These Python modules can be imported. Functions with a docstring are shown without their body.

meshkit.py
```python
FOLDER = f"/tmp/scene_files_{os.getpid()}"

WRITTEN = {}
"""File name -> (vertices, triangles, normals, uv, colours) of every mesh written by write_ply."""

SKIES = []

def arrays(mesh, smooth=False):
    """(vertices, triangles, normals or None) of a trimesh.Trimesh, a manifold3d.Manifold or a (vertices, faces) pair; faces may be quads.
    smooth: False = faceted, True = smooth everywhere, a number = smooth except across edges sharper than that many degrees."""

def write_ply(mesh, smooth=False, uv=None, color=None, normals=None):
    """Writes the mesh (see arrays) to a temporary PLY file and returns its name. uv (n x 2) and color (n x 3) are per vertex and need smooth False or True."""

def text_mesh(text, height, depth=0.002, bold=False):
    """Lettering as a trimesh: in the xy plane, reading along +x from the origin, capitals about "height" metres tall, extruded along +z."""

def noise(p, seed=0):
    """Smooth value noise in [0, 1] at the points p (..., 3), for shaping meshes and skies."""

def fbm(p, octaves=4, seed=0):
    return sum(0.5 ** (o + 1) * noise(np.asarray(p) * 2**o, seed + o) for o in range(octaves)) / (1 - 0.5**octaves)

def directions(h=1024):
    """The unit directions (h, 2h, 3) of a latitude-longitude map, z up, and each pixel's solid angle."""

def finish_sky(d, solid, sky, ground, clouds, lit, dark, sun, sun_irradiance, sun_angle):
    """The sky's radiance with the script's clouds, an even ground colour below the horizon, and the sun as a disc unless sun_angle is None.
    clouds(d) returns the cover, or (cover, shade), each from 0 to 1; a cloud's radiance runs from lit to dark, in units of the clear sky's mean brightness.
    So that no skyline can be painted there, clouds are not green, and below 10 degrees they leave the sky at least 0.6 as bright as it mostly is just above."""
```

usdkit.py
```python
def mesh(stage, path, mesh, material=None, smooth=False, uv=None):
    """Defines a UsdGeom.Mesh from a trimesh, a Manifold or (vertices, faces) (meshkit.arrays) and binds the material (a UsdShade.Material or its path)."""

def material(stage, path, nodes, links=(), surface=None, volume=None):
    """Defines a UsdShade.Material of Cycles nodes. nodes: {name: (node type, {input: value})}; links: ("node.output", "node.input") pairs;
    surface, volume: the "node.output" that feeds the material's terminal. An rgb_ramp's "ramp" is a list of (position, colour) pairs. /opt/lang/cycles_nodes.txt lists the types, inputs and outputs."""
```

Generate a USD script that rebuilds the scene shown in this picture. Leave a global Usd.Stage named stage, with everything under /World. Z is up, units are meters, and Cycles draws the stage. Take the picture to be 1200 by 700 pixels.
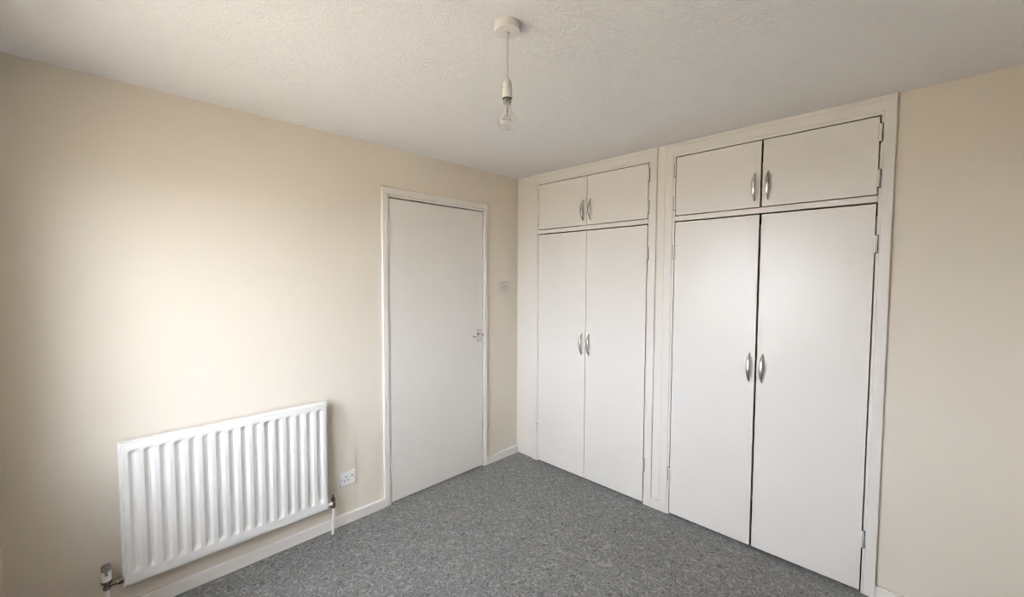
import math, random
import numpy as np, trimesh, usdkit
from pxr import Gf, Sdf, Usd, UsdGeom, UsdLux, UsdShade
random.seed(7); np.random.seed(7)

stage = Usd.Stage.CreateInMemory()
UsdGeom.SetStageUpAxis(stage, 'Z'); UsdGeom.SetStageMetersPerUnit(stage, 1.0)
UsdGeom.Xform.Define(stage, '/World'); UsdGeom.Scope.Define(stage, '/World/Looks')

# ------------------------------------------------------------------ camera, sky, exposure
CAM = np.array([-2.5319, -2.4431, 1.4801]); YAW, PITCH, ROLL, FPX = 44.7716, -2.7568, 0.2149, 490.28
EXPOSURE = 0.55
SKY = (0.92, 1.0, 1.16); SKY_STRENGTH = 4.0


def camera():
    y, p, r = np.radians([YAW, PITCH, ROLL])
    f = np.array([math.cos(y) * math.cos(p), math.sin(y) * math.cos(p), math.sin(p)])
    right = np.array([math.sin(y), -math.cos(y), 0.0]); up = np.cross(right, f)
    r_, u_ = right * math.cos(r) + up * math.sin(r), -right * math.sin(r) + up * math.cos(r)
    m = np.eye(4); m[0, :3], m[1, :3], m[2, :3], m[3, :3] = r_, u_, -f, CAM
    c = UsdGeom.Camera.Define(stage, '/World/camera')
    c.AddTransformOp().Set(Gf.Matrix4d(m.tolist()))
    c.CreateHorizontalApertureAttr(36.0); c.CreateVerticalApertureAttr(21.0); c.CreateFocalLengthAttr(FPX / 1200 * 36)
    c.CreateClippingRangeAttr((0.02, 1000.0)); c.CreateExposureAttr(EXPOSURE)


camera()
sky = UsdLux.DomeLight.Define(stage, '/World/sky')          # an even overcast sky, seen through the window behind the camera's left
sky.CreateColorAttr(Gf.Vec3f(*SKY)); sky.CreateIntensityAttr(SKY_STRENGTH)

# ------------------------------------------------------------------ materials
LOOK = {}


def mat(name, nodes, links, surface):
    LOOK[name] = usdkit.material(stage, '/World/Looks/' + name, nodes, links, surface)
    return LOOK[name]


def plain(name, color, rough, metallic=0.0, **more):
    return mat(name, {'p': ('principled_bsdf', {'base_color': color, 'roughness': rough, 'metallic': metallic, **more})}, [], 'p.BSDF')


def paint(name, color, rough, scale, stretch, strength, dist=0.001, detail=3, **more):
    """Brushed or rolled paint: an even colour with a fine relief."""
    return mat(name, {'c': ('texture_coordinate', {}), 'm': ('mapping', {'scale': stretch}),
                      'n': ('noise_texture', {'scale': scale, 'detail': detail}),
                      'b': ('bump', {'strength': strength, 'distance': dist}),
                      'p': ('principled_bsdf', {'base_color': color, 'roughness': rough, **more})},
               [('c.object', 'm.vector'), ('m.vector', 'n.vector'), ('n.fac', 'b.height'), ('b.normal', 'p.normal')], 'p.BSDF')


paint('cream_wall_paint', (0.77, 0.695, 0.585), 0.8, 55, (1, 1, 1), 0.05)
paint('white_gloss_paint', (0.80, 0.755, 0.695), 0.28, 30, (3, 3, 0.6), 0.10)
paint('wardrobe_door_paint', (0.80, 0.755, 0.695), 0.30, 26, (3.2, 3.2, 0.7), 0.22)
paint('door_paint', (0.79, 0.745, 0.68), 0.38, 26, (3.2, 3.2, 0.7), 0.12)
plain('radiator_enamel', (0.80, 0.775, 0.735), 0.32)
plain('white_plastic', (0.80, 0.79, 0.77), 0.35)
plain('lamp_plastic', (0.74, 0.71, 0.66), 0.40)
plain('cord_plastic', (0.60, 0.55, 0.45), 0.45)
plain('satin_nickel', (0.56, 0.54, 0.51), 0.30, 1.0)
plain('chrome', (0.62, 0.60, 0.57), 0.14, 1.0)
plain('tarnished_chrome', (0.30, 0.27, 0.24), 0.28, 1.0)
plain('brass', (0.60, 0.46, 0.22), 0.32, 1.0)
plain('cap_metal', (0.36, 0.34, 0.31), 0.35, 1.0)
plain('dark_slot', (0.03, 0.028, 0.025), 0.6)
plain('red_marker', (0.22, 0.03, 0.02), 0.5)
plain('white_pipe_paint', (0.84, 0.82, 0.78), 0.35)
plain('filament_wire', (0.45, 0.40, 0.30), 0.35, 1.0)
plain('window_frame_plastic', (0.82, 0.82, 0.82), 0.35)
mat('stem_glass', {'t': ('transparent_bsdf', {'color': (0.95, 0.93, 0.86)}), 'd': ('principled_bsdf', {'base_color': (0.82, 0.78, 0.64), 'roughness': 0.12}), 'x': ('mix_closure', {'fac': 0.55})}, [('t.BSDF', 'x.closure1'), ('d.BSDF', 'x.closure2')], 'x.closure')
plain('switch_plastic', (0.66, 0.615, 0.56), 0.4)
paint('pale_board_paint', (0.80, 0.75, 0.665), 0.5, 30, (3, 3, 0.6), 0.1)
plain('dark_cavity', (0.10, 0.09, 0.08), 0.9)
plain('grass_and_paving', (0.41, 0.335, 0.24), 0.95)
for nm, rim in (('bulb_glass', (0.50, 0.48, 0.45)), ('window_glass', (0.95, 0.95, 0.94))):
    mat(nm, {'t': ('transparent_bsdf', {}), 'g': ('glossy_bsdf', {'color': (1, 1, 1), 'roughness': 0.02}),
             'l': ('layer_weight', {'blend': 0.5}), 'q': ('math', {'math_type': 'power', 'value2': 2.2}), 'e': ('math', {'math_type': 'power', 'value2': 4.0}),
             'k': ('mix_color', {'a': (0.97, 0.97, 0.96), 'b': rim}), 'f': ('math', {'math_type': 'multiply_add', 'value2': 0.8, 'value3': 0.05}), 'x': ('mix_closure', {})},
        [('l.facing', 'q.value1'), ('l.facing', 'e.value1'), ('e.value', 'k.fac'), ('k.result', 't.color'), ('q.value', 'f.value1'), ('f.value', 'x.fac'),
         ('t.BSDF', 'x.closure1'), ('g.BSDF', 'x.closure2')], 'x.closure')
# plaster ceiling with a stippled, swirled relief
mat('textured_ceiling', {'c': ('texture_coordinate', {}),
                         'n1': ('noise_texture', {'scale': 30, 'detail': 1.2, 'distortion': 1.5}), 'n2': ('noise_texture', {'scale': 85, 'detail': 2}), 'n3': ('noise_texture', {'scale': 7, 'detail': 1}),
                         'r': ('rgb_ramp', {'ramp': [(0, (0, 0, 0)), (0.40, (0, 0, 0)), (0.5, (1, 1, 1)), (0.56, (0.1, 0.1, 0.1)), (1, (0, 0, 0))]}),
                         'q': ('rgb_ramp', {'ramp': [(0.35, (0.45, 0.45, 0.45)), (0.6, (1, 1, 1))]}),
                         'bw': ('rgb_to_bw', {}), 'qw': ('rgb_to_bw', {}), 'w': ('math', {'math_type': 'multiply'}),
                         's': ('math', {'math_type': 'multiply_add', 'value2': 0.40}), 'b': ('bump', {'strength': 0.38, 'distance': 0.004}),
                         'p': ('principled_bsdf', {'base_color': (0.84, 0.82, 0.805), 'roughness': 0.85})},
    [('c.object', 'n1.vector'), ('c.object', 'n2.vector'), ('c.object', 'n3.vector'), ('n1.fac', 'r.fac'), ('n3.fac', 'q.fac'), ('r.color', 'bw.color'), ('q.color', 'qw.color'),
     ('bw.val', 'w.value1'), ('qw.val', 'w.value2'), ('n2.fac', 's.value1'), ('w.value', 's.value3'), ('s.value', 'b.height'), ('b.normal', 'p.normal')], 'p.BSDF')
# grey carpet with short pale and dark curls of yarn: thin bands of a warped noise
carpet_nodes = {'c': ('texture_coordinate', {}), 'p': ('principled_bsdf', {'roughness': 0.95, 'sheen_weight': 0.25, 'sheen_roughness': 0.5}),
                'w': ('noise_texture', {'scale': 9, 'detail': 1}), 'wm': ('vector_math', {'math_type': 'multiply_add', 'vector2': (0.08, 0.08, 0.0)}),
                'n1': ('noise_texture', {'scale': 35, 'detail': 0.0, 'distortion': 0.8}), 'n2': ('noise_texture', {'scale': 37, 'detail': 0.0, 'distortion': 0.8}),
                'm2': ('mapping', {'location': (3.7, 1.3, 0.4)}),
                'r1': ('rgb_ramp', {'ramp': [(0, (0, 0, 0)), (0.44, (0, 0, 0)), (0.475, (1, 1, 1)), (0.525, (1, 1, 1)), (0.56, (0, 0, 0)), (1, (0, 0, 0))]}),
                'r2': ('rgb_ramp', {'ramp': [(0, (0, 0, 0)), (0.45, (0, 0, 0)), (0.48, (1, 1, 1)), (0.52, (1, 1, 1)), (0.55, (0, 0, 0)), (1, (0, 0, 0))]}),
                'f': ('noise_texture', {'scale': 330, 'detail': 2}), 'g': ('noise_texture', {'scale': 3.2, 'detail': 3}),
                'rf': ('rgb_ramp', {'ramp': [(0.25, (0.14, 0.134, 0.124)), (0.75, (0.205, 0.196, 0.180))]}),
                'rg': ('rgb_ramp', {'ramp': [(0.3, (0.93, 0.93, 0.93)), (0.7, (1.06, 1.06, 1.06))]}),
                'mg': ('mix_color', {'blend_type': 'multiply', 'fac': 1.0, 'use_clamp': False}),
                'ml': ('mix_color', {'b': (0.34, 0.33, 0.31)}), 'md': ('mix_color', {'b': (0.045, 0.045, 0.047)}),
                's1': ('math', {'math_type': 'multiply', 'value2': 0.60}), 's2': ('math', {'math_type': 'multiply', 'value2': 0.68}),
                'bw': ('rgb_to_bw', {}), 'b': ('bump', {'strength': 0.6, 'distance': 0.004})}
mat('grey_carpet', carpet_nodes,
    [('c.object', 'n1.vector'), ('c.object', 'm2.vector'), ('m2.vector', 'n2.vector'), ('c.object', 'f.vector'), ('c.object', 'g.vector'),
     ('n1.fac', 'r1.fac'), ('n2.fac', 'r2.fac'), ('f.fac', 'rf.fac'), ('g.fac', 'rg.fac'), ('rf.color', 'mg.a'), ('rg.color', 'mg.b'),
     ('r2.color', 's2.value1'), ('r1.color', 's1.value1'), ('mg.result', 'md.a'), ('s2.value', 'md.fac'), ('md.result', 'ml.a'), ('s1.value', 'ml.fac'),
     ('ml.result', 'p.base_color'), ('ml.result', 'bw.color'), ('bw.val', 'b.height'), ('b.normal', 'p.normal')], 'p.BSDF')

# ------------------------------------------------------------------ mesh helpers
cat_ = trimesh.util.concatenate


def box(x0, x1, y0, y1, z0, z1, r=0.0):
    """A box, chamfered by r."""
    lo, hi = np.minimum([x0, y0, z0], [x1, y1, z1]), np.maximum([x0, y0, z0], [x1, y1, z1])
    if r <= 0:
        m = trimesh.creation.box(hi - lo); m.apply_translation((lo + hi) / 2); return m
    pts = []
    for s in np.ndindex(2, 2, 2):
        for k in range(3):
            for q in (1.0,):
                pts.append([(lo[i] if s[i] == 0 else hi[i]) + (0 if i == k else (r if s[i] == 0 else -r)) for i in range(3)])
    # also round half way
    for s in np.ndindex(2, 2, 2):
        for k in range(3):
            pts.append([(lo[i] if s[i] == 0 else hi[i]) + ((0.293 * r if i != k else r) * (1 if s[i] == 0 else -1)) for i in range(3)])
    return trimesh.convex.convex_hull(np.array(pts))


def lathe(profile, center=(0, 0, 0), axis='z', n=40):
    m = trimesh.creation.revolve(np.array(profile, float), sections=n)
    if axis == 'y': m.apply_transform(trimesh.transformations.rotation_matrix(math.pi / 2, [1, 0, 0]))    # +z -> -y
    if axis == 'x': m.apply_transform(trimesh.transformations.rotation_matrix(-math.pi / 2, [0, 1, 0]))   # +z -> -x
    m.apply_translation(center); return m


def tube(points, radii, n=14, ry=None):
    """A closed round (or elliptical) tube along a polyline."""
    p = np.asarray(points, float); k = len(p); radii = np.broadcast_to(radii, k); ry = radii if ry is None else np.broadcast_to(ry, k)
    t = np.gradient(p, axis=0); t /= np.linalg.norm(t, axis=1, keepdims=True)
    ref = np.array([0, 1.0, 0]) if np.abs(t[:, 1]).max() < 0.9 else np.array([0, 0, 1.0])
    a = np.cross(t, ref); a /= np.linalg.norm(a, axis=1, keepdims=True); b = np.cross(t, a)
    g = np.arange(n) * 2 * math.pi / n
    v = (p[:, None] + radii[:, None, None] * np.cos(g)[None, :, None] * a[:, None] + ry[:, None, None] * np.sin(g)[None, :, None] * b[:, None]).reshape(-1, 3)
    f = []
    for i in range(k - 1):
        for j in range(n):
            q = [i * n + j, i * n + (j + 1) % n, (i + 1) * n + (j + 1) % n, (i + 1) * n + j]
            f += [[q[0], q[1], q[2]], [q[0], q[2], q[3]]]
    v = np.vstack([v, p[0], p[-1]]); c0, c1 = k * n, k * n + 1
    for j in range(n):
        f += [[c0, (j + 1) % n, j], [c1, (k - 1) * n + j, (k - 1) * n + (j + 1) % n]]
    m = trimesh.Trimesh(v, f, process=False); m.fix_normals(); return m


def plate(poly, to_world, depth, r=.003):
    """A flat frame cut from a rectilinear shapely polygon (u, v), front edges chamfered by r; to_world(u, v, d) places it, d from 0 (back) to depth (front)."""
    from shapely.geometry import Polygon
    from shapely.geometry.polygon import orient
    poly = orient(poly.simplify(1e-6)); rings = [np.array(g.coords)[:-1] for g in (poly.exterior, *poly.interiors)]

    def inset(p):
        d1, d2 = p - np.roll(p, 1, 0), np.roll(p, -1, 0) - p
        left = lambda d: np.c_[-d[:, 1], d[:, 0]] / np.linalg.norm(d, axis=1, keepdims=True)
        return p + r * (left(d1) + left(d2))
    ins = [inset(p) for p in rings]; v, f = [], []

    def face(rs, d, flip):
        vv, ff = trimesh.creation.triangulate_polygon(Polygon(rs[0], rs[1:]), engine='earcut')
        o = len(v); v.extend([*q, d] for q in vv); f.extend([[t[0] + o, t[1 + flip] + o, t[2 - flip] + o] for t in ff])
    face(ins, depth, 0); face(rings, 0, 1)
    for p, q in zip(rings, ins):
        n = len(p)
        for A, B in (((p, 0), (p, depth - r)), ((p, depth - r), (q, depth))):
            o = len(v); v.extend([*x, A[1]] for x in A[0]); v.extend([*x, B[1]] for x in B[0])
            for i in range(n):
                k = (i + 1) % n; f.extend([[o + i, o + k, o + n + k], [o + i, o + n + k, o + n + i]])
    m = trimesh.Trimesh(np.array([to_world(*q) for q in v]), f, process=False)
    m.merge_vertices(); m.fix_normals(); return m


def prism_y(outline_xz, y0, y1):
    """Extrudes an outline in x, z along y."""
    from shapely.geometry import Polygon
    m = trimesh.creation.extrude_polygon(Polygon(outline_xz), y1 - y0, engine='earcut')
    m.apply_transform(np.array([[1, 0, 0, 0], [0, 0, 1, y0], [0, 1, 0, 0], [0, 0, 0, 1]], float)); m.fix_normals(); return m


# ------------------------------------------------------------------ object helpers
USED, ORIGIN = {}, {}


def free(parent, name):
    k = USED.get((parent, name), 0); USED[(parent, name)] = k + 1
    return f'{parent}/{name}' + (f'_{k:03d}' if k else '')


def say(prim, **what):
    for k, v in what.items():
        if v: prim.SetCustomDataByKey(k, v)


def thing(name, loc, **what):
    path = free('/World', name); x = UsdGeom.Xform.Define(stage, path); x.AddTranslateOp().Set(Gf.Vec3d(*map(float, loc)))
    ORIGIN[path] = np.array(loc, float); say(x.GetPrim(), **what); return path


def part(name, mesh, look, parent='/World', smooth=False, **what):
    """One Mesh, given in world coordinates, under its thing, part or /World; its path."""
    path = free(parent, name); o = ORIGIN.get(parent, np.zeros(3))
    if hasattr(mesh, 'vertices'):
        mesh = trimesh.Trimesh(np.array(mesh.vertices) - o, mesh.faces, process=False)
    prim = usdkit.mesh(stage, path, mesh, LOOK[look], smooth=smooth).GetPrim()
    ORIGIN[path] = o; say(prim, **what); return path


def struct(name, mesh, look, parent='/World', smooth=False):
    return part(name, mesh, look, parent, smooth, **({'kind': 'structure'} if parent == '/World' else {}))


# ------------------------------------------------------------------ measures (door wall y = 0, wardrobe wall x = 0, window wall x = XL)
H, XL, YB = 2.302, -2.80, -2.95
DL, DR, DT = -1.187, -0.396, 1.990                     # room door leaf
AL, AR, AT = -1.2375, -0.354, 2.053                    # its architrave
WIN = (-1.74, -0.37, 0.70, 1.98)                     # window opening y0 y1 z0 z1

# ------------------------------------------------------------------ the room
struct('floor', box(XL - .3, 0.62, YB - .12, 0.2, -0.06, 0.0), 'grey_carpet')
struct('ceiling', box(XL - .3, 0.62, YB - .12, 0.2, H, H + 0.1), 'textured_ceiling')
D0, D1, D2 = DL - .022, DR + .022, DT + .024           # hole for door and lining
struct('wall_left', cat_([box(XL - .3, D0, 0, .1, 0, H), box(D1, 0.62, 0, .1, 0, H), box(D0, D1, 0, .1, D2, H), box(XL - .3, 0.62, .1, .2, 0, H)]), 'cream_wall_paint')
W1 = dict(fL=-.1814, dL=-.2418, m=-.6975, dR=-1.1663, fR=-1.2190, mid=.0032, zF=2.277)
W2 = dict(fL=-1.2745, dL=-1.3374, m=-1.8010, dR=-2.2713, fR=-2.3225, mid=.0095, zF=2.281)
ZU, ZUB, ZLT = 2.2176, 1.8616, 1.8292
holes = [(w['dR'] - .01, w['dL'] + .01, ZU + .012) for w in (W1, W2)]
ws = [box(0, .1, holes[0][1], 0, 0, H), box(0, .1, holes[1][1], holes[0][0], 0, H), box(0, .1, YB - .12, holes[1][0], 0, H)]
ws += [box(0, .1, a, b, z, H) for a, b, z in holes] + [box(.55, .62, YB - .12, 0.0, 0, H)]
struct('wall_right', cat_(ws), 'cream_wall_paint')
y0, y1, z0, z1 = WIN
struct('wall_front', cat_([box(XL - .11, XL, YB - .12, y0, 0, H), box(XL - .11, XL, y1, 0, 0, H), box(XL - .11, XL, y0, y1, 0, z0), box(XL - .11, XL, y0, y1, z1, H)]), 'cream_wall_paint')
struct('wall_back', box(XL, 0, YB - .12, YB, 0, H), 'cream_wall_paint')
# window, out of the picture to the left: frame with two lights, glass, sill board
wx = XL - .06
win = thing('window_1', (wx, (y0 + y1) / 2, z0), kind='structure')
fr = [box(wx - .035, wx + .035, a, b, c, d, .004) for a, b, c, d in ((y0, y0 + .055, z0, z1), (y1 - .055, y1, z0, z1), (y0 + .055, y1 - .055, z0, z0 + .055), (y0 + .055, y1 - .055, z1 - .055, z1), ((y0 + y1) / 2 - .03, (y0 + y1) / 2 + .03, z0 + .055, z1 - .055))]
part('window_frame', cat_(fr), 'window_frame_plastic', win)
for a, b in ((y0 + .055, (y0 + y1) / 2 - .03), ((y0 + y1) / 2 + .03, y1 - .055)):
    part('pane', box(wx - .003, wx + .003, a, b, z0 + .055, z1 - .055), 'window_glass', win)
part('window_sill', box(wx + .035, XL + .015, y0 - .03, y1 + .03, z0 - .001, z0 + .022, .006), 'white_gloss_paint', win)
# the ground outside, a storey below
gm = trimesh.creation.cylinder(radius=120, height=0.1, sections=64); gm.apply_translation((0, 0, -2.95))
struct('ground', gm, 'grass_and_paving')

# baseboards
BH, BT = .062, .016


def skirting_x(x0, x1):          # along the door wall
    m = trimesh.convex.convex_hull(np.array([[x, y, z] for x in (x0, x1) for y, z in ((0, 0), (-BT, 0), (-BT, BH - .007), (-BT + .003, BH - .002), (-.009, BH), (0, BH))])); return m


def skirting_y(ya, yb, x=0.0, s=-1, depth=BT):
    return trimesh.convex.convex_hull(np.array([[x + s * a, y, z] for y in (ya, yb) for a, z in ((0, 0), (depth, 0), (depth, BH - .007), (depth - .003, BH - .002), (.009, BH), (0, BH))]))


struct('baseboard_left', cat_([skirting_x(XL, AL), skirting_x(AR, 0)]), 'white_gloss_paint')
struct('baseboard_right', cat_([skirting_y(W2['fL'], W1['fR']), skirting_y(YB, W2['fR'])]), 'white_gloss_paint')
struct('baseboard_front', skirting_y(YB, 0 - BT, XL, 1), 'white_gloss_paint')
# the strip of boarding between the corner and the first wardrobe
struct('trim_1', box(-.004, 0, W1['fL'], 0, 0, H, 0), 'pale_board_paint')
struct('trim_2', box(-.004, 0, W2['fL'], W1['fR'], BH - .002, H, 0), 'pale_board_paint')

# ------------------------------------------------------------------ room door
door = thing('door_1', ((DL + DR) / 2, 0, 0), kind='structure')
part('leaf', box(DL + .003, DR - .003, -.006, .034, .010, DT - .004, .0025), 'door_paint', door)
ys = -.016
from shapely.geometry import box as rect
part('architrave', plate(rect(AL, 0, AR, AT).difference(rect(DL - .012, -1, DR + .010, DT + .016)), lambda u, v, d: (u, -d, v), .016, .004), 'white_gloss_paint', door)
part('door_lining', cat_([box(D0, DL, -.008, .1, 0, D2, .001), box(DR, D1, -.008, .1, 0, D2, .001), box(DL, DR, -.008, .1, DT + .003, D2, .001),
                          box(DL, DL + .012, .036, .1, 0, DT), box(DR - .012, DR, .036, .1, 0, DT), box(DL + .012, DR - .012, .036, .1, DT - .012, DT + .003)]), 'white_gloss_paint', door)
for zc in (1.79, .26):
    g = [lathe([(0, -.038), (.0055, -.038), (.0055, -.013), (.0048, -.012), (.0055, -.011), (.0055, .011), (.0048, .012), (.0055, .013), (.0055, .038), (0, .038)], (DL - .001, -.0095, zc), n=16),
         box(DL + .003, DL + .02, -.0075, -.004, zc - .037, zc + .037)]
    part('hinge', cat_(g), 'white_gloss_paint', door, label='painted butt hinge')
hx, hz = -.434, 1.043
latch = part('handle_plate', box(hx - .022, hx + .022, -.0115, -.005, hz - .046, hz + .046, .003), 'chrome', door, label='short chrome latch plate')
lever = [lathe([(0, 0), (.0125, 0), (.0125, .005), (.0085, .008), (.0085, .042), (0, .042)], (hx + .002, -.011, hz + .006), 'y', 20)]
u = np.linspace(0, 1, 14)
lever.append(tube(np.c_[hx + .004 - .098 * u, -.047 - .006 * np.sin(u * math.pi), hz + .006 - .006 * u + .006 * np.sin(u * 2 * math.pi) * .6], .0075 - .002 * u, 12, .0055))
part('lever', cat_(lever), 'chrome', latch, 35)
for dx, dz in ((-.013, .037), (.013, .037), (-.013, -.037), (.013, -.037)):
    part('screw', lathe([(0, 0), (.004, 0), (.003, .0012), (0, .0015)], (hx + dx, -.0113, hz + dz), 'y', 12), 'tarnished_chrome', latch)

# ------------------------------------------------------------------ fitted wardrobes
FX = -.018                        # front of the frame boards


def bow_handle(y, zc, length):
    u = np.linspace(-1, 1, 27)
    z = zc + u * length / 2
    x = FX - .0005 - .027 * (1 - np.abs(u) ** 2.4) ** 0.9
    flat = .0028 * np.ones_like(u)
    wide = .0024 + .0074 * (1 - np.abs(u) ** 2.2)
    return tube(np.c_[x, np.full_like(u, y), z], flat, 14, wide)


def hinge(y, side, zc, h=.078):
    """side: -1 the frame lies towards -y of the joint, +1 towards +y."""
    k = lathe([(0, -h / 2), (.005, -h / 2), (.005, -h / 6 - .0008), (.0043, -h / 6), (.005, -h / 6 + .0008), (.005, h / 6 - .0008), (.0043, h / 6), (.005, h / 6 + .0008), (.005, h / 2), (0, h / 2)], (FX - .0030, y + side * .0025, zc), n=14)
    lf = box(FX - .0022, FX, y - side * .004, y + side * .0095, zc - h / 2, zc + h / 2)
    return cat_([k, lf])


def wardrobe(w, label):
    t = thing('fitted_wardrobe', (0, (w['fL'] + w['fR']) / 2, 0), label=label, category='wardrobe')
    dL, dR, m, fL, fR, zF = (w[k] for k in ('dL', 'dR', 'm', 'fL', 'fR', 'zF'))
    g = .0048                     # joint round a door
    gold = .012                   # lining edge that shows inside the face boards
    shape = rect(fR, 0, fL, zF).difference(rect(dR - .0095, -1, dL + gold, ZU + .0135))
    part('frame', plate(shape, lambda u, v, d: (.018 - d, u, v), .018 - FX, .003), 'white_gloss_paint', t)
    part('rail', box(FX + .001, .018, dR, dL, ZLT + .0015, ZUB - .0015, .002), 'white_gloss_paint', t)
    part('lining', cat_([box(FX + .003, .09, dL, dL + gold, 0, ZU, .001), box(FX + .003, .09, dR - .0105, dR, 0, ZU, .001), box(FX + .003, .09, dR - .0105, dL + gold, ZU, ZU + .0142, .001)]), 'white_gloss_paint', t)
    part('top_bead', box(FX + .004, 0, fR, fL, zF, H, .002), 'white_gloss_paint', t)
    # the dark inside: back, floor-to-ceiling sides, shelf
    part('carcass', cat_([box(.1, .55, dL + .010, dL + .028, 0, ZU + .03), box(.1, .55, dR - .028, dR - .010, 0, ZU + .03), box(.1, .55, dR - .010, dL + .010, ZU + .012, ZU + .03), box(.03, .55, dR + .004, dL - .004, ZLT + .006, ZUB - .006)]), 'dark_cavity', t)
    mid = w['mid'] / 2
    for a, b, side, fy in ((m + mid, dL - g, 1, m + .031), (dR + g, m - mid, -1, m - .032)):
        joint = b if side > 0 else a
        for nm, za, zb, hz_, hl, hh in (('wardrobe_door', .014, ZLT - g - .001, 1.003, .155, (1.641, .264)), ('cupboard_door', ZUB + g * .6, ZU - g - .001, 1.972, .146, (2.139, 1.936))):
            d = part(nm, box(FX + .001, .004, a, b, za, zb, .002), 'wardrobe_door_paint', t)
            part('handle', bow_handle(fy, hz_, hl), 'satin_nickel', d, True, label='curved satin metal bow handle')
            for zc in hh:
                part('hinge', hinge(joint, side, zc), 'white_gloss_paint', d)
                part('hinge_shadow', box(FX - .0007, FX + .002, joint, joint + side * .0125, zc - .0415, zc + .0415), 'dark_slot', d, label='painted shadow of the gap round the hinge')  # thin dark box on the frame face: mortise shadow put in as colour
    return t


wardrobe(W1, 'narrower-looking white painted fitted wardrobe in the corner beside the room door')
wardrobe(W2, 'nearer and larger-looking white painted fitted wardrobe, glossy doors, right of the one in the corner')

# ------------------------------------------------------------------ radiator
RX0, RX1, RZ0, RZ1, RF = -2.470, -1.615, .161, .782, -.075


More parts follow.
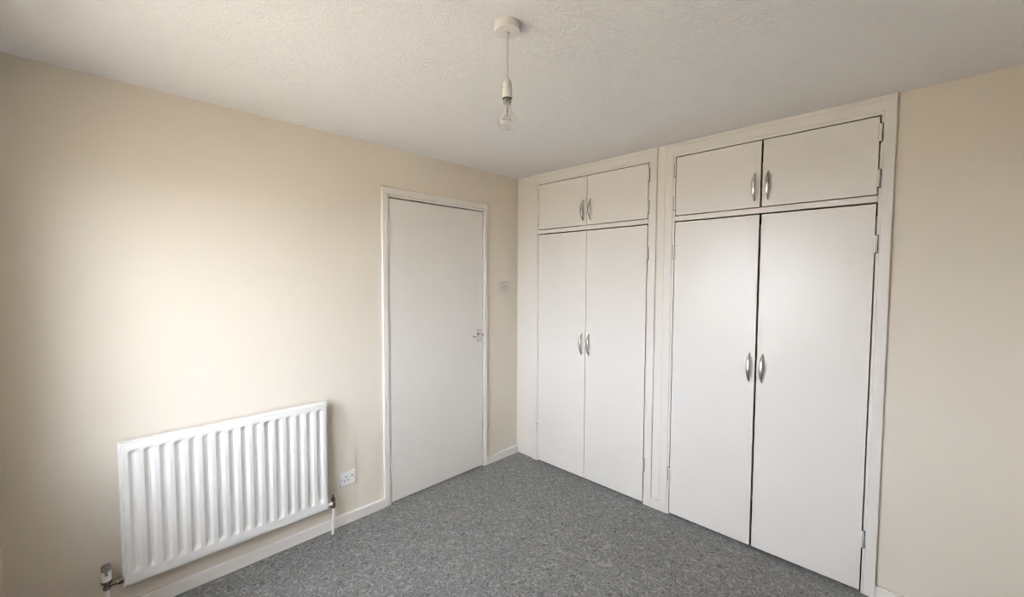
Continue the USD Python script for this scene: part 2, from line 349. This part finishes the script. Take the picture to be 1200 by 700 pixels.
def radiator_face():
    """Pressed front: a height field with sixteen vertical recesses, folded back at the edges."""
    n, pitch = 16, (RX1 - RX0 - .036) / 16
    first = RX0 + .018 + pitch / 2
    prof = np.array([-.0178, -.0165, -.0050, -.0030, .0040, .0065, .0165, .0180]); dep = np.array([0, .0012, .0148, .0160, .0160, .0148, .0012, 0])
    xs, dx = [RX0, RX0 + .0015, RX0 + .0080, RX0 + .0105], [.0085, .0068, .0068, 0]
    for k in range(n):
        c = first + k * pitch
        xs += list(c + prof); dx += list(dep)
    xs += [RX1 - .0105, RX1 - .0080, RX1 - .0015, RX1]; dx += [0, .0068, .0068, .0085]
    za, zb = RZ0 + .047, RZ1 - .036          # ends of the recesses
    zs = [RZ0, RZ0 + .0015, RZ0 + .0085, RZ0 + .0110, za - .002, za + .004, za + .012, za + .020, za + .026, za + .10, (za + zb) / 2, zb - .1, zb - .022, zb - .016, zb - .010, zb - .003, zb + .002, RZ1 - .010, RZ1 - .0085, RZ1 - .0015, RZ1]
    wz = [0, 0, 0, 0, 0, .15, .6, .92, 1, 1, 1, 1, 1, .95, .7, .2, 0, 0, 0, 0, 0]
    ez = [.0085, .0068, .0068, 0] + [0] * 13 + [0, .0068, .0068, .0085]
    X, Z = np.meshgrid(xs, zs); W = np.array(wz)[:, None]; E = np.array(ez)[:, None]
    D = np.array(dx)[None, :].copy() * np.ones_like(W)
    edge = np.zeros(len(xs), bool); edge[:3] = edge[-3:] = True
    Y = RF + np.where(edge[None, :], np.maximum(D, E), np.maximum(D * W, E))
    v = np.c_[X.ravel(), Y.ravel(), Z.ravel()]; r, c = X.shape; f = []
    for i in range(r - 1):
        for j in range(c - 1):
            a = i * c + j; f += [[a, a + 1, a + c + 1], [a, a + c + 1, a + c]]
    # back skin
    vb = v.copy(); vb[:, 1] = RF + .0175; o = len(v)
    fb = [[q[0] + o, q[2] + o, q[1] + o] for q in f]
    ring = [j for j in range(c)] + [i * c + c - 1 for i in range(1, r)] + [(r - 1) * c + j for j in range(c - 2, -1, -1)] + [i * c for i in range(r - 2, 0, -1)]
    fs = []
    for a, b in zip(ring, ring[1:] + ring[:1]): fs += [[a, a + o, b], [b, a + o, b + o]]
    m = trimesh.Trimesh(np.vstack([v, vb]), f + fb + fs, process=False); m.fix_normals(); return m


rad = thing('radiator', ((RX0 + RX1) / 2, RF, RZ0), label='white ribbed panel radiator on the cream wall left of the door', category='radiator')
part('front_panel', radiator_face(), 'radiator_enamel', rad, 28)
part('back_panel', box(RX0 + .003, RX1 - .003, RF + .0190, RF + .036, RZ0 + .003, RZ1 - .003, .004), 'radiator_enamel', rad)
part('seam', box(RX0 - .0035, RX1 + .0035, RF + .0165, RF + .0195, RZ0 - .0035, RZ1 + .0035, .001), 'radiator_enamel', rad)
for xx in (RX0 + .16, RX1 - .16):
    part('wall_bracket', cat_([box(xx - .02, xx + .02, -.004, 0, RZ0 + .06, RZ1 - .06), box(xx - .015, xx + .015, RF + .035, -.003, RZ0 + .08, RZ0 + .13), box(xx - .015, xx + .015, RF + .035, -.003, RZ1 - .13, RZ1 - .08)]), 'radiator_enamel', rad)
for xx, s in ((RX0, 1), (RX1, -1)):      # plugs at the top corners
    part('air_vent_plug', lathe([(0, -.010), (.008, -.010), (.008, 0), (.006, .003), (0, .003)], (xx + s * .004, RF + .018, RZ1 - .022), 'x', 16), 'radiator_enamel', rad)
VY, ZT = RF + .016, .192                 # line of the pipe connections
tx = RX0 - .053
trv = part('thermostatic_valve', lathe([(0, .176), (.0105, .176), (.0125, .179), (.0125, .184), (.0105, .186), (.0105, .202), (.0135, .204), (.0135, .212), (0, .212)], (tx, VY, 0)), 'tarnished_chrome', rad, 35, label='chrome valve body under a white thermostatic head')
part('valve_head', lathe([(0, .214), (.0150, .214), (.0165, .217), (.0165, .256), (.015, .258), (0, .258)], (tx, VY, 0)), 'white_plastic', trv, 35, label='white plastic thermostatic head')
part('collar', lathe([(0, .205), (.0165, .205), (.0172, .207), (.0172, .214), (.0160, .2155), (0, .2155)], (tx, VY, 0)), 'tarnished_chrome', trv, 35)
part('cap', cat_([lathe([(0, .257), (.0155, .257), (.0168, .259), (.0168, .270), (.0150, .278), (.008, .281), (0, .2815)], (tx, VY, 0)), box(tx - .005, tx + .005, VY - .0178, VY - .012, .240, .264, .002)]), 'cap_metal', trv, 35, label='dark chrome cap with a pointer tab')
part('union_nut', cat_([lathe([(0, 0), (.0080, 0), (.0080, .010), (.0115, .011), (.0115, .024), (.0075, .0255), (.0075, .060), (0, .060)], (tx + .060, VY, ZT), 'x', 18)]), 'tarnished_chrome', trv, 35)
part('olive', lathe([(0, 0), (.0095, 0), (.0095, .005), (0, .005)], (tx + .0355, VY, ZT), 'x', 18), 'brass', trv, 35, label='brass ring on the valve tail')
part('pipe', lathe([(0, 0), (.0075, 0), (.0075, .180), (0, .180)], (tx, VY, 0), n=18), 'white_pipe_paint', rad, 35)
lx, ZL = RX1 + .030, .182
lsv = part('lockshield_valve', lathe([(0, .155), (.0095, .155), (.0120, .158), (.0120, .169), (.0095, .171), (.0095, .176), (.0125, .178), (.0125, .188), (.0088, .191), (.0088, .196), (.0118, .198), (.0118, .210), (.0085, .213), (0, .213)], (lx, VY, 0)), 'tarnished_chrome', rad, 35, label='dark chrome lockshield valve')
part('spindle', lathe([(0, .212), (.0055, .212), (.0048, .228), (.0035, .231), (0, .231)], (lx, VY, 0), n=14), 'tarnished_chrome', lsv, 35)
part('union_nut', lathe([(0, 0), (.0105, 0), (.0105, .012), (.0075, .013), (.0075, .030), (0, .030)], (lx - .001, VY, ZL), 'x', 18), 'white_pipe_paint', lsv, 35)
u = np.linspace(0, 1, 12)
part('pipe', tube(np.c_[lx - .0055 * (1 - u) ** 2, np.full(12, VY), .158 * u], .0075, 16), 'white_pipe_paint', rad, True)

# ------------------------------------------------------------------ socket and switch
sx, sz = -1.476, .274
so = thing('power_socket', (sx, 0, sz - .043), label='white single switched power socket low on the wall between radiator and door', category='socket')
fp = part('face_plate', box(sx - .046, sx + .046, -.011, 0, sz - .043, sz + .043, .003), 'white_plastic', so)
for q in ((sx - .0125, sx - .0075, sz + .007, sz + .017), (sx - .0250, sx - .0170, sz - .0130, sz - .008), (sx - .003, sx + .005, sz - .0130, sz - .008)):
    part('socket_hole', box(q[0], q[1], -.0114, -.010, q[2], q[3]), 'dark_slot', fp, label='dark pin slot')
part('rocker', box(sx + .018, sx + .032, -.0145, -.010, sz - .002, sz + .022, .002), 'white_plastic', fp)
part('switch_marker', box(sx + .0215, sx + .0285, -.0152, -.0135, sz + .012, sz + .0185), 'red_marker', fp, label='dark red on-marker')
for dx in (-.037, .039):
    part('screw', lathe([(0, 0), (.0032, 0), (.0025, .001), (0, .0012)], (sx + dx, -.0108, sz - .001), 'y', 12), 'tarnished_chrome', fp)
wx_, wz_ = -.166, 1.408
sw = thing('light_switch', (wx_, 0, wz_ - .043), label='white square light switch on the wall right of the door', category='switch')
part('back_box', box(wx_ - .040, wx_ + .040, -.010, 0, wz_ - .040, wz_ + .040, .002), 'switch_plastic', sw)
sp = part('face_plate', box(wx_ - .043, wx_ + .043, -.0165, -.009, wz_ - .043, wz_ + .043, .003), 'switch_plastic', sw)
for dx in (-.012, .010):
    part('rocker', cat_([box(wx_ + dx - .006, wx_ + dx + .006, -.0195, -.016, wz_ - .012, wz_ + .001, .0015), box(wx_ + dx - .006, wx_ + dx + .006, -.0180, -.016, wz_ - .001, wz_ + .012, .001)]), 'switch_plastic', sp)
    part('rocker_gap', box(wx_ + dx - .0075, wx_ + dx + .0075, -.0167, -.016, wz_ - .0135, wz_ + .0135), 'dark_slot', sp)
for dx in (-.031, .031):
    part('screw', lathe([(0, 0), (.0034, 0), (.0026, .001), (0, .0012)], (wx_ + dx, -.0163, wz_), 'y', 12), 'tarnished_chrome', sp)

# ------------------------------------------------------------------ pendant lamp
px, py = -1.5529, -1.4462
lamp = thing('pendant_lamp', (px, py, H), label='bare clear bulb hanging on a short cord from a white ceiling rose', category='lamp')
rose = part('ceiling_rose', lathe([(0, H), (.0445, H), (.0445, H - .0025), (.0425, H - .003), (.0425, H - .0215), (.0410, H - .0240), (.038, H - .0255), (.012, H - .0262), (0, H - .0262)], (px, py, 0), n=56), 'lamp_plastic', lamp, 30)
part('cord_grip', lathe([(0, H - .0255), (.0080, H - .0255), (.0070, H - .032), (.005, H - .034), (0, H - .034)], (px, py, 0), n=24), 'lamp_plastic', rose, 30)
part('cord', tube(np.c_[np.full(8, px), np.full(8, py), np.linspace(H - .032, 2.125, 8)], .0030, 12), 'cord_plastic', lamp, True)
hold = part('lampholder', lathe([(0, 2.129), (.006, 2.129), (.010, 2.125), (.0142, 2.116), (.0152, 2.104), (.0152, 2.1025), (.0115, 2.1015), (.0115, 2.098), (.0162, 2.097), (.0168, 2.07), (.0160, 2.067), (.0145, 2.067), (.0145, 2.072), (0, 2.072)], (px, py, 0)), 'lamp_plastic', lamp, 30)
bulb_c = 1.996
th = np.linspace(0, math.pi * .80, 26)
R = .0300
outer = [(R * math.sin(a), bulb_c - R * math.cos(a)) for a in th] + [(.0152, 2.029), (.0135, 2.04), (.0128, 2.05), (.0126, 2.056)]
bulb = part('bulb', lathe(outer, (px, py, 0), n=44), 'bulb_glass', lamp, True, label='clear glass light bulb, unlit')
part('bulb_cap', lathe([(0, 2.05), (.0112, 2.05), (.0134, 2.0525), (.0134, 2.0615), (.0112, 2.064), (.0112, 2.073), (0, 2.073)], (px, py, 0)), 'cap_metal', bulb, 30)
st = [tube([(px, py, 2.052), (px, py, 2.04), (px, py, 2.028), (px, py, 2.018)], [.0075, .0055, .0042, .0034], 12)]
part('glass_stem', cat_(st), 'stem_glass', bulb, True)
part('opening_shade', lathe([(0, 2.0666), (.0154, 2.0666), (.0154, 2.0685), (0, 2.0685)], (px, py, 0)), 'dark_slot', hold, label='dark disc painting the shade inside the lampholder')  # dark-coloured disc stands in for the shade up inside the skirt
wires = [tube([(px, py, 2.02), (px + s * .005, py - s * .004, 2.014), (px + s * .011, py - s * .009, 1.997)], .0006, 6) for s in (-1, 1)]
wires.append(tube([(px, py, 2.019), (px, py, 2.01), (px + .0008, py, 2.003)], .0009, 6))
a = np.linspace(-1, 1, 15)
wires.append(tube(np.c_[px + .011 * a, py - .009 * a, 1.997 + .004 * (1 - a * a)], .0008, 6))
part('filament', cat_(wires), 'filament_wire', bulb, True)
